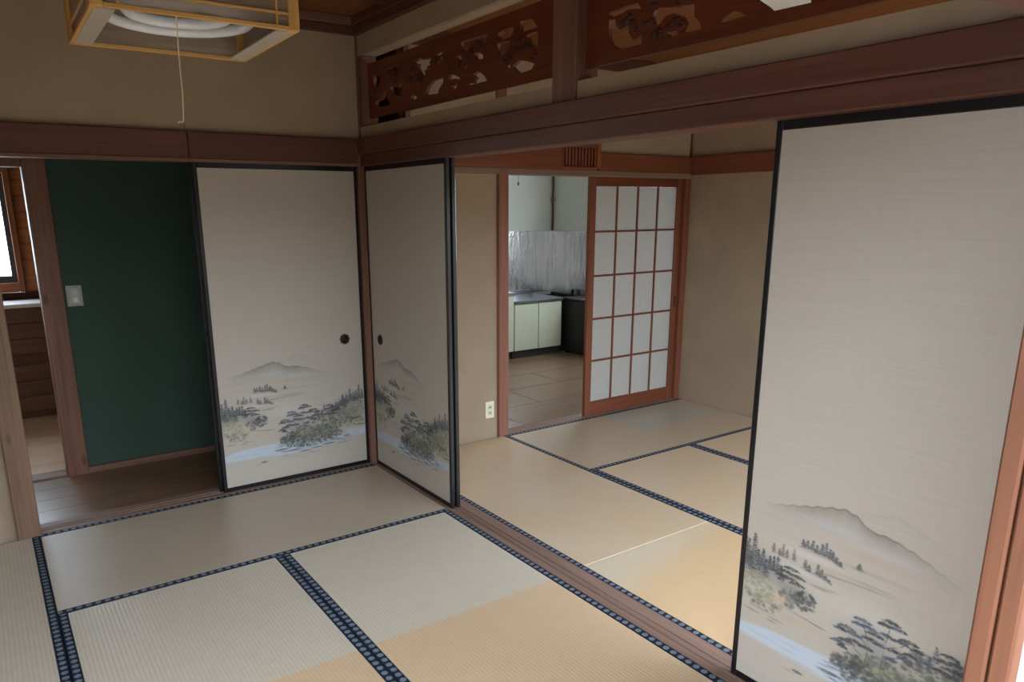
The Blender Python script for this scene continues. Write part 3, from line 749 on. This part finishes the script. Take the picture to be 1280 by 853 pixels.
HL += [trace(p, *Z2) for p in (
    [(140, 255), (400, 175), (385, 270), (350, 260), (310, 235), (270, 250), (240, 290), (215, 330), (160, 355), (145, 320)],
    [(275, 360), (320, 350), (360, 385), (355, 420), (280, 420)],
    [(95, 400), (135, 372), (150, 460), (120, 440)], [(155, 550), (165, 510), (200, 465), (205, 480), (172, 560)],
    [(255, 570), (300, 535), (345, 560), (375, 590), (395, 630), (195, 680), (200, 655), (260, 650), (285, 600)],
    [(505, 170), (560, 130), (650, 105), (650, 150), (620, 205), (580, 222), (510, 243)],
    [(495, 268), (560, 252), (618, 242), (610, 310), (570, 370), (540, 390), (495, 370)],
    [(715, 80), (720, 50), (840, 30), (860, 70), (885, 110), (830, 128), (770, 148), (715, 160)],
    [(780, 190), (830, 165), (890, 152), (890, 390), (850, 340), (815, 290), (790, 220)],
    [(565, 485), (620, 465), (620, 510), (590, 520)],
    [(640, 490), (700, 430), (780, 440), (855, 465), (830, 520), (710, 560), (650, 510)])]
HR = [trace(p, *Z3) for p in (
    [(350, 132), (520, 62), (640, 32), (670, 90), (540, 95), (490, 130), (420, 165), (352, 185)],
    [(350, 203), (410, 195), (425, 270), (460, 300), (545, 255), (550, 340), (590, 400), (680, 350), (675, 445), (450, 500), (370, 450), (345, 380)],
    [(780, 200), (800, 120), (850, 82), (950, 80), (1205, 44), (1205, 170), (1262, 235), (1270, 298), (1060, 338), (1110, 230), (1080, 170), (990, 135), (910, 170), (850, 250), (800, 260)],
    [(930, 330), (1030, 310), (1045, 350), (950, 380)])]
HR += [trace(p, *Z4) for p in ([(245, 200), (300, 145), (380, 95), (430, 100), (480, 130)], [(560, 0), (640, 50), (690, 95), (1000, 25), (1010, -60), (860, -110), (700, -60)])]
# upper half of the second panel, above the photograph's edge
HR += [[(-2.03, 2.215), (-2.10, 2.19), (-2.19, 2.20), (-2.16, 2.235), (-2.08, 2.245)], [(-2.26, 2.21), (-2.36, 2.18), (-2.44, 2.20), (-2.38, 2.245), (-2.28, 2.24)],
       [(-2.92, 2.06), (-3.05, 2.05), (-3.16, 2.07), (-3.10, 2.12), (-3.00, 2.14), (-2.94, 2.11)], [(-2.95, 2.18), (-3.10, 2.17), (-3.22, 2.20), (-3.12, 2.245), (-2.99, 2.24)], [(-3.24, 2.06), (-3.34, 2.05), (-3.34, 2.23), (-3.28, 2.20), (-3.22, 2.13)]]
M_CARV = WD('y', CARV, rough=.4); M_FOL = plain('carved_dark', (72, 44, 42), .5, .3, vary=.3, nscale=60)
def ranma(name, y0, y1, holes, lumps, label):
    t = thing(name, label, 'carved transom', (XB, (y0+y1)/2, 2.010), 0, 'carved wooden transoms')
    me = outline_mesh([(y0, 2.010), (y1, 2.010), (y1, 2.288), (y0, 2.288)], holes, .018)
    for v in me.vertices: v.co.y -= (y0+y1)/2; v.co.z -= 2.010
    o = bpy.data.objects.new('pierced_board', me); me.materials.append(M_CARV); link(o, t)
    bm = bmesh.new()
    for (ox, oy, s), L in lumps:
        for a, b, r in L:
            q = U(ox+a/s, oy+b/s, 0, XB-.008); k = (U(ox+a/s, oy+(b+r)/s, 0, XB-.008)-q).length
            items = []
            for _ in range(7):
                an, rr = random.uniform(0, 2*PI), random.uniform(0, .75)*k
                items.append(((-.004, q.y+1.5*rr*math.cos(an)-(y0+y1)/2, q.z+rr*math.sin(an)-2.010), (.010, .75*k, .5*k)))
            blob_bm(items, bm)
    f = from_bm('carved_foliage', bm, M_FOL, t, smooth=True); f['label'] = 'dark carved pine foliage in relief'
    return t
ranma('carved_transom', -1.70, -.055, HL, [(Z2, [(700, 240, 50), (760, 300, 60), (650, 330, 50), (840, 390, 45), (560, 430, 45), (600, 400, 40), (300, 270, 34), (230, 360, 44), (190, 400, 36), (330, 300, 30), (100, 500, 40)]),
      (Z1, [(570, 250, 50), (620, 330, 55), (540, 320, 40), (660, 350, 40), (330, 260, 40), (380, 360, 36)])], 'pierced carved transom of pines between corner and short post')
ranma('carved_transom', -3.50, -1.832, HR, [(Z3, [(520, 170, 60), (560, 240, 56), (600, 290, 45), (470, 230, 40), (720, 230, 50), (1010, 210, 56), (930, 260, 50), (820, 340, 60), (750, 380, 55), (1050, 240, 40)]),
      (Z3, [(1020, 50, 34), (760, 60, 50)])], 'pierced carved transom on the veranda side of the short post')

# ================================================================== LAMPS
# square wooden pendant, open below, with ring tubes
LX, LY, LZ, LS = -1.338, -1.775, 1.967, .482
lp = thing('pendant_lamp', 'square pale wood pendant lamp with white ring tubes over the near room', 'lamp', (LX, LY, LZ), -.012)
h = LS/2; LH = .17
PX, PY_, PZ_ = WD('x', PALE), WD('y', PALE), WD('z', PALE)
for sx in (-1, 1):
    for sy in (-1, 1): box('corner_post', sx*h-sx*.028, sx*h, sy*h-sy*.028, sy*h, 0, LH, PZ_, lp, .002)
M_FILM = NT('lamp_film', .35, .4); M_FILM.col(M_FILM.ramp(M_FILM.noise(M_FILM.coords((4, 4, 90)), 1.0, 3), [(.3, lin(150, 136, 122)), (.7, lin(186, 174, 160))]))
M_FILM.b.inputs['Transmission Weight'].default_value = .35; M_FILM.b.inputs['Alpha'].default_value = .62
for s in (-1, 1):
    a = h-.028
    box('frame_bar', -a, a, s*h-s*.012, s*h-s*.001, .0, .010, PX, lp, .001); box('frame_bar', -a, a, s*h-s*.012, s*h-s*.001, LH-.012, LH, PX, lp, .001)
    box('frame_bar', s*h-s*.012, s*h-s*.001, -a, a, .0, .010, PY_, lp, .001); box('frame_bar', s*h-s*.012, s*h-s*.001, -a, a, LH-.012, LH, PY_, lp, .001)
    box('lattice_bar', -a, a, s*h-s*.007, s*h-s*.001, .036, .042, PX, lp, .001); box('lattice_bar', s*h-s*.007, s*h-s*.001, -a, a, .036, .042, PY_, lp, .001)
    for q in (-1, 1):
        box('lattice_upright', q*(a-.030)-.003, q*(a-.030)+.003, s*h-s*.007, s*h-s*.001, .010, LH-.012, PZ_, lp, .001)
        box('lattice_upright', s*h-s*.007, s*h-s*.001, q*(a-.030)-.003, q*(a-.030)+.003, .010, LH-.012, PZ_, lp, .001)
    box('side_film', -a, a, s*h-s*.0095, s*h-s*.0085, .010, LH-.012, M_FILM.m, lp, 0)
    box('side_film', s*h-s*.0095, s*h-s*.0085, -a, a, .010, LH-.012, M_FILM.m, lp, 0)
    # flat bottom ledges along the sides
    box('bottom_ledge', s*h-s*.055, s*h-s*.012, -a, a, .0, .004, plain('ledge_film', (176, 168, 156), .5), lp, 0)
box('top_board', -h+.01, h-.01, -h+.01, h-.01, LH, LH+.006, plain('lamp_top', (196, 180, 156), .7), lp, 0)
M_TUBE = plain('ring_tube_glass', (222, 228, 240), .15, .6, vary=.02)
for R_, zz, rr in ((.180, .052, .0145), (.125, .062, .0145)):
    from_bm('ring_tube', tube_bm([(R_*math.cos(2*PI*k/48), R_*math.sin(2*PI*k/48), zz) for k in range(48)], rr, 12, True), M_TUBE, lp, smooth=True)
from_bm('lamp_base', lathe_bm([(.0, LH), (.21, LH), (.21, LH-.008), (.10, LH-.03), (.06, .075), (.0, .075)], 32), plain('lamp_enamel', (206, 210, 216), .4), lp, smooth=False)
from_bm('hanging_cable', tube_bm([(0, 0, LH), (0, 0, ZC-LZ-.03)], .005), plain('cable', (210, 204, 190), .6), lp)
from_bm('ceiling_cup', lathe_bm([(.0, ZC-LZ), (.05, ZC-LZ), (.045, ZC-LZ-.03), (.0, ZC-LZ-.035)], 24), plain('cup', (220, 216, 206), .5), lp)
# pull cord drops from the lamp middle; bow at its end, thin dark string below
e1, e2 = U(228, 155, 1, LY), U(236, 202, 1, LY)
pc = [(0, 0, .075)]
for k, (qx, qy) in enumerate([(220.5, 20), (222.5, 55), (225, 85), (228.5, 120), (229.5, 152)]):
    q = U(qx, qy, 1, LY); pc.append((q.x-LX, 0, q.z-LZ))
from_bm('pull_cord', tube_bm(pc, .0017, 6), plain('cord_cream', (222, 206, 176), .7), lp)
b0 = pc[-1]
from_bm('cord_knot', tube_bm([b0, (b0[0]-.004, 0, b0[2]-.002), (b0[0]-.011, .0, b0[2]-.001), (b0[0]-.015, 0, b0[2]-.005)], .0019, 6), plain('cord_cream2', (222, 206, 176), .7), lp)
q = e2; from_bm('cord_string', tube_bm([b0, (U(232, 165, 1, LY).x-LX, 0, U(232, 165, 1, LY).z-LZ), (q.x-LX, 0, q.z-LZ)], .0008, 6), plain('string_dark', (70, 50, 44), .8), lp)

# round ceiling lamp of the far room
cl = thing('ceiling_lamp', 'white round ceiling lamp of the far room, seen through the carving', 'lamp', (1.36, -1.72, ZC-.10))
mo = NT('opal_cover', .3, .5); mo.col(mo.ramp(mo.noise(mo.coords((1, 1, 1)), 20), [(.3, lin(232, 238, 246)), (.7, lin(242, 246, 250))]))
from_bm('opal_cover', lathe_bm([(.0, .0), (.12, .003), (.19, .014), (.215, .03), (.225, .06), (.22, .07)], 40), mo.m, cl, smooth=True)
from_bm('base_ring', lathe_bm([(.222, .069), (.23, .069), (.23, .08), (.10, .10), (.0, .10)], 40), WD('x', PALE), cl)

# ================================================================== SWITCH AND SOCKET
sw = thing('light_switch', 'clear-framed light switch on the green hall wall', 'light switch', (-1.434, HG, .995))
box('clear_frame', -.040, .040, -.005, 0, 0, .118, plain('switch_frame', (150, 154, 146), .3, .5), sw, .003)
box('plate', -.026, .026, -.008, -.004, .014, .104, plain('switch_plate', (176, 176, 166), .4), sw, .002)
box('rocker', -.010, .016, -.012, -.007, .022, .050, plain('switch_white', (214, 216, 214), .4), sw, .002)
box('rocker', -.010, .016, -.011, -.007, .062, .090, plain('switch_white2', (190, 190, 180), .4), sw, .002)
so = thing('wall_socket', 'cream double socket low on the plaster panel by the kitchen post', 'socket', (.866, 0, .140))
box('plate', -.035, .035, -.007, 0, 0, .116, plain('socket_cream', (232, 232, 206), .4), so, .003)
for zz in (.034, .074):
    s_ = box('outlet', -.017, .017, -.0095, -.006, zz-.014, zz+.020, plain('socket_cream2', (222, 222, 198), .4), so, .002)
    for q in (-.006, .006): box('slot', q-.0022, q+.0022, -.0008-.0026, .001-.0016, -.006, .006, M_DARK, s_, 0)

# ================================================================== KITCHEN
def steel():
    m = NT('stainless_sheet', .18, .5); m.b.inputs['Metallic'].default_value = 1
    n = m.noise(m.coords((1, 1, .35)), 7, 4, .6, .4); v = m.noise(m.coords((30, 30, 2)), 1, 3)
    m.col(m.ramp(n, [(.3, lin(200, 201, 203)), (.7, lin(210, 211, 213))]))
    m.put(m.b.inputs['Roughness'], m.math('ADD', .12, m.math('MULTIPLY', v, .22)))
    m.bump(n, .7, .016)
    return m.m
M_STEEL = steel()
M_DOOR = plain('cabinet_cream', (192, 196, 174), .45, .3, vary=.03)
M_TOE = plain('toe_dark', (58, 60, 56), .6)
FY = 2.06
CAB = (2.598, 3.225)
def cabinet(name, label, x0, x1, ztop, ndoors, widths=None):
    t = thing(name, label, 'cabinet', ((x0+x1)/2, FY, 0)); hw = (x1-x0)/2
    box('body', -hw+.004, hw-.004, .022, KY-FY-.002, .085, ztop-.035, plain('cab_body', (150, 148, 124), .5), t, .002)
    box('toe_kick', -hw+.01, hw-.01, .05, KY-FY-.01, 0, .085, M_TOE, t, 0)
    dw = 2*hw/ndoors
    for k in range(ndoors):
        d = box('door', -hw+k*dw+.003, -hw+(k+1)*dw-.003, 0, .021, .088, ztop-.040, M_DOOR, t, .003)
    return t
cabinet('stove_cabinet', 'low two-door cream cabinet with steel top in the kitchen', CAB[0], CAB[1], .607, 2)
wt = thing('steel_worktop', 'dull steel worktop on the low kitchen cabinet', 'worktop', ((CAB[0]+CAB[1])/2, FY, .572))
hw = (CAB[1]-CAB[0])/2
M_TOP = plain('worktop_steel', (150, 154, 158), .3, .5, .9)
box('top', -hw-.004, hw+.012, -.012, KY-FY-.004, .002, .034, M_TOP, wt, .004)
box('back_lip', -hw, hw, KY-FY-.03, KY-FY-.007, .034, .075, M_TOP, wt, .003)
sk = cabinet('sink_cabinet', 'taller cream sink cabinet beside the low cabinet', 1.60, 2.594, .70, 2)
box('upper_strip', -.494, .494, .0, .021, .575, .665, plain('strip_cream', (190, 184, 150), .5), sk, .003) if False else None
us_ = thing('kitchen_sink', 'steel sink top on the taller kitchen cabinet', 'sink', (2.1, FY, .665))
box('rim', -.50, .498, -.012, KY-FY-.004, .0, .032, M_TOP, us_, .004)
box('bowl_edge', -.30, .25, .08, .44, .032, .036, plain('bowl', (110, 114, 118), .25, .5, .9), us_, .002)
# taps on the wall
for k, x in enumerate((2.685, 2.735)):
    pass
tp = thing('wall_tap', 'dark mixer tap with two handles on the steel splashback', 'tap', (2.50, KY-.004, .80))
M_TAP = plain('tap_dark', (46, 48, 54), .3, .5, .6)
for s in (-1, 1):
    hdl = from_bm('handle', lathe_bm([(.0, .0), (.012, .0), (.012, .05), (.024, .055), (.024, .075), (.0, .08)], 12), M_TAP, tp, (s*.065, -.01, .0)); hdl.rotation_euler = (PI/2, 0, 0)
    from_bm('lever', box_bm(.022, .014, .075, .004), M_TAP, hdl, (0, .018, .07))
from_bm('body', tube_bm([(-.08, -.03, 0), (.08, -.03, 0)], .014, 10), M_TAP, tp, smooth=True)
from_bm('spout', tube_bm([(0, -.03, -.01), (0, -.06, -.02), (0, -.12, .0), (0, -.19, .0), (0, -.21, -.03)], .010, 10), M_TAP, tp, smooth=True)
# splashback sheets
for k, (x0, x1) in enumerate(((1.6, 2.38), (2.382, 2.596), (2.60, 2.86), (2.862, 3.30), (3.302, KX-.006))):
    tag(box('steel_sheet', x0, x1, KY-.005, KY-.0005, (.70 if k < 2 else .61), 1.285, M_STEEL, None, .001),
        ['steel splashback sheet above the sink', 'steel splashback sheet behind the tap', 'steel splashback sheet between the tap and the bright sheet', 'bright steel splashback sheet behind the low cabinet', 'narrow steel splashback sheet in the kitchen corner'][k], 'splashback', 'steel splashback sheets')
for k, (y0, y1) in enumerate(((2.20, KY-.006), (1.72, 2.198))):
    tag(box('steel_sheet', KX-.005, KX-.0005, y0, y1, .60, 1.285, M_STEEL, None, .001),
        ['steel splashback sheet on the side wall next to the corner', 'steel splashback sheet on the side wall over the dark panel'][k], 'splashback', 'steel splashback sheets')
M_DPAN = plain('dark_panel', (44, 42, 42), .5, .3)
tag(box('dark_wall_panel', KX-.02, KX-.001, 1.2, KY-.006, .0, .598, M_DPAN, None, .003), 'dark lower wall panel beside the cream cabinet', 'wall panel')
tag(box('dark_wall_panel', CAB[1]+.03, KX-.022, KY-.02, KY-.001, .0, .573, M_DPAN, None, .003), 'dark lower panel in the gap behind the cream cabinet', 'wall panel')
ap = thing('dark_appliance', 'dark grey appliance box standing against the kitchen side wall', 'appliance', (KX-.12, 1.86, 0))
box('body', -.12, .095, -.25, .25, .02, .58, plain('appl', (42, 40, 40), .45), ap, .01); box('top_edge', -.125, .097, -.255, .255, .582, .60, plain('appl2', (84, 84, 84), .4), ap, .004)
for sx in (-1, 1):
    for sy in (-1, 1): box('foot', sx*.08-.02, sx*.08+.02, sy*.2-.02, sy*.2+.02, 0, .019, M_DARK, ap, 0)
# pipe in the corner
pp = [(3.50, 2.575, 1.29), (3.505, 2.575, 1.5), (3.498, 2.575, 1.62), (3.508, 2.575, 1.75), (3.50, 2.575, 1.9), (3.502, 2.575, 2.4)]
pi_ = thing('corner_pipe', 'brown pipe running down the kitchen corner', 'pipe', (3.50, 2.575, 1.29))
from_bm('pipe', tube_bm([(a-3.50, b-2.575, c-1.29) for a, b, c in pp], .012, 10), plain('pipe_brown', (96, 72, 50), .6), pi_, smooth=True)
from_bm('clamp', lathe_bm([(.0, -.02), (.02, -.02), (.024, 0), (.02, .02), (.0, .02)], 12), plain('clamp', (120, 100, 76), .5), pi_, (.0, 0, .33))
# hanging pull switch
hp = U(648, 228, 1, 1.7)
ho = thing('hanging_cord', 'thin kitchen pull cord with a small knob', 'pull cord', (hp.x, 1.7, hp.z))
from_bm('cord', tube_bm([(0, 0, .0), (0, 0, ZC-hp.z)], .003, 6), plain('cordk', (150, 146, 136), .7), ho)
from_bm('knob', lathe_bm([(.0, -.03), (.009, -.024), (.009, -.004), (.004, .004), (.0, .004)], 12), plain('knobk', (90, 88, 82), .5), ho)
# gas cock and black hose
gv = U(737, 347, 0, KX-.03)
gc = thing('gas_cock', 'dark gas cock on the side-wall splashback', 'valve', (KX-.006, gv.y, gv.z))
from_bm('rosette', lathe_bm([(.0, .0), (.03, .0), (.026, .012), (.0, .014)], 18), plain('gasc', (92, 92, 96), .4, .5, .6), gc).rotation_euler = (0, -PI/2, 0)
from_bm('lever', box_bm(.03, .016, .05, .004), M_TAP, gc, (-.026, 0, -.004))
from_bm('nozzle', tube_bm([(-.012, 0, -.01), (-.04, 0, -.02), (-.05, 0, -.045)], .010, 8), M_TAP, gc)
g0 = U(716, 364, 0, KX-.045); g1 = U(713, 430, 0, KX-.045)
tag(from_bm('gas_hose', tube_bm([(KX-.045, g0.y, .66), (KX-.05, g0.y+.005, .45), (KX-.045, g0.y-.01, .25), (KX-.05, g1.y, .06), (KX-.10, g1.y-.05, .013), (KX-.2, g1.y-.02, .013)], .012, 8), M_DARK, smooth=True), 'black hose hanging down the dark kitchen panel', 'hose')
tb = tag(blob_bm and from_bm('floor_trap', lathe_bm([(.0, .0), (.06, .0), (.055, .03), (.03, .05), (.0, .052)], 18), plain('trap', (96, 96, 92), .5), None, (KX-.20, 2.36, .0)), 'small grey dish on the floor beside the cream cabinet', 'dish')
# kitchen window frame (daylight side)
kw_ = st(box('window_2', KX+.02, KX+.08, .3, .34, .95, 1.95, M_ALU, None, .002), 'kitchen window frame')
in_parent(box('sash', KX+.02, KX+.08, 1.66, 1.70, .95, 1.95, M_ALU, None, .002), kw_); in_parent(box('sash', KX+.03, KX+.07, .98, 1.02, .95, 1.95, M_ALU, None, .002), kw_)

# ================================================================== VERANDA (camera side): sliding doors, floor, outer frame
vf = st(box('floor_veranda', -2.8, 2.9, -4.75, -3.665, -.07, -.01, WD('x', ((110, 84, 66), (128, 100, 80), (140, 112, 92)), rough=.45), None, 0), 'veranda board floor')
st(box('ceiling_eaves', -3.4, 3.6, -4.45, -3.66, 2.42, 2.50, WD('y', ORNG), None, 0), 'boarded eaves over the veranda')
sill('s', 'x', XW, XR, -3.66, -3.535, .003, 'floor rail of the veranda doors', WD('x', SILL), [])
trim(XW, XR, -3.66, -3.525, H+.003, 1.80, WD('x', RED), 'head rail of the veranda doors')
WZ, WXX = WD('z', ((98, 62, 44), (114, 73, 54), (126, 84, 64))), WD('x', ((98, 62, 44), (114, 73, 54), (126, 84, 64)))
def veranda_door(x0, y1, label):
    """sliding paper door; its veranda face looks at -y; y1 = veranda face"""
    Wd, T, sw_ = .564, .0305, .042
    t = thing('veranda_door', label, 'sliding door', (x0, y1, .0035), 0, 'veranda sliding doors')
    box('stile', 0, sw_, 0, T, 0, 1.76, WZ, t, .004); box('stile', Wd-sw_, Wd, 0, T, 0, 1.76, WZ, t, .004)
    box('rail', sw_, Wd-sw_, 0, T, 1.69, 1.76, WXX, t, .003); box('bottom_board', sw_, Wd-sw_, .004, T-.004, 0, .32, WXX, t, .003)
    a, b, z0, z1 = sw_, Wd-sw_, .32, 1.69
    box('lattice_upright', (a+b)/2-.007, (a+b)/2+.007, .003, .014, z0, z1, WZ, t, .001)
    zz = [z0, .58, 1.34, z1]
    for k in (1, 2): box('lattice_bar', a, b, .003, .015, zz[k]-.007, zz[k]+.007, WXX, t, .001)
    for i in range(2):
        for k in range(3): box('paper_pane', a+i*(b-a)/2+.0005, a+(i+1)*(b-a)/2-.0005, .016, .0167, zz[k]+.0005, zz[k+1]-.0005, M_VPANE, t, 0)
    return t
veranda_door(-.602, -3.5725, 'inner reddish sliding door at the veranda, against the painted door')
veranda_door(-.600, -3.6055, 'outer reddish sliding door at the veranda with white panes')
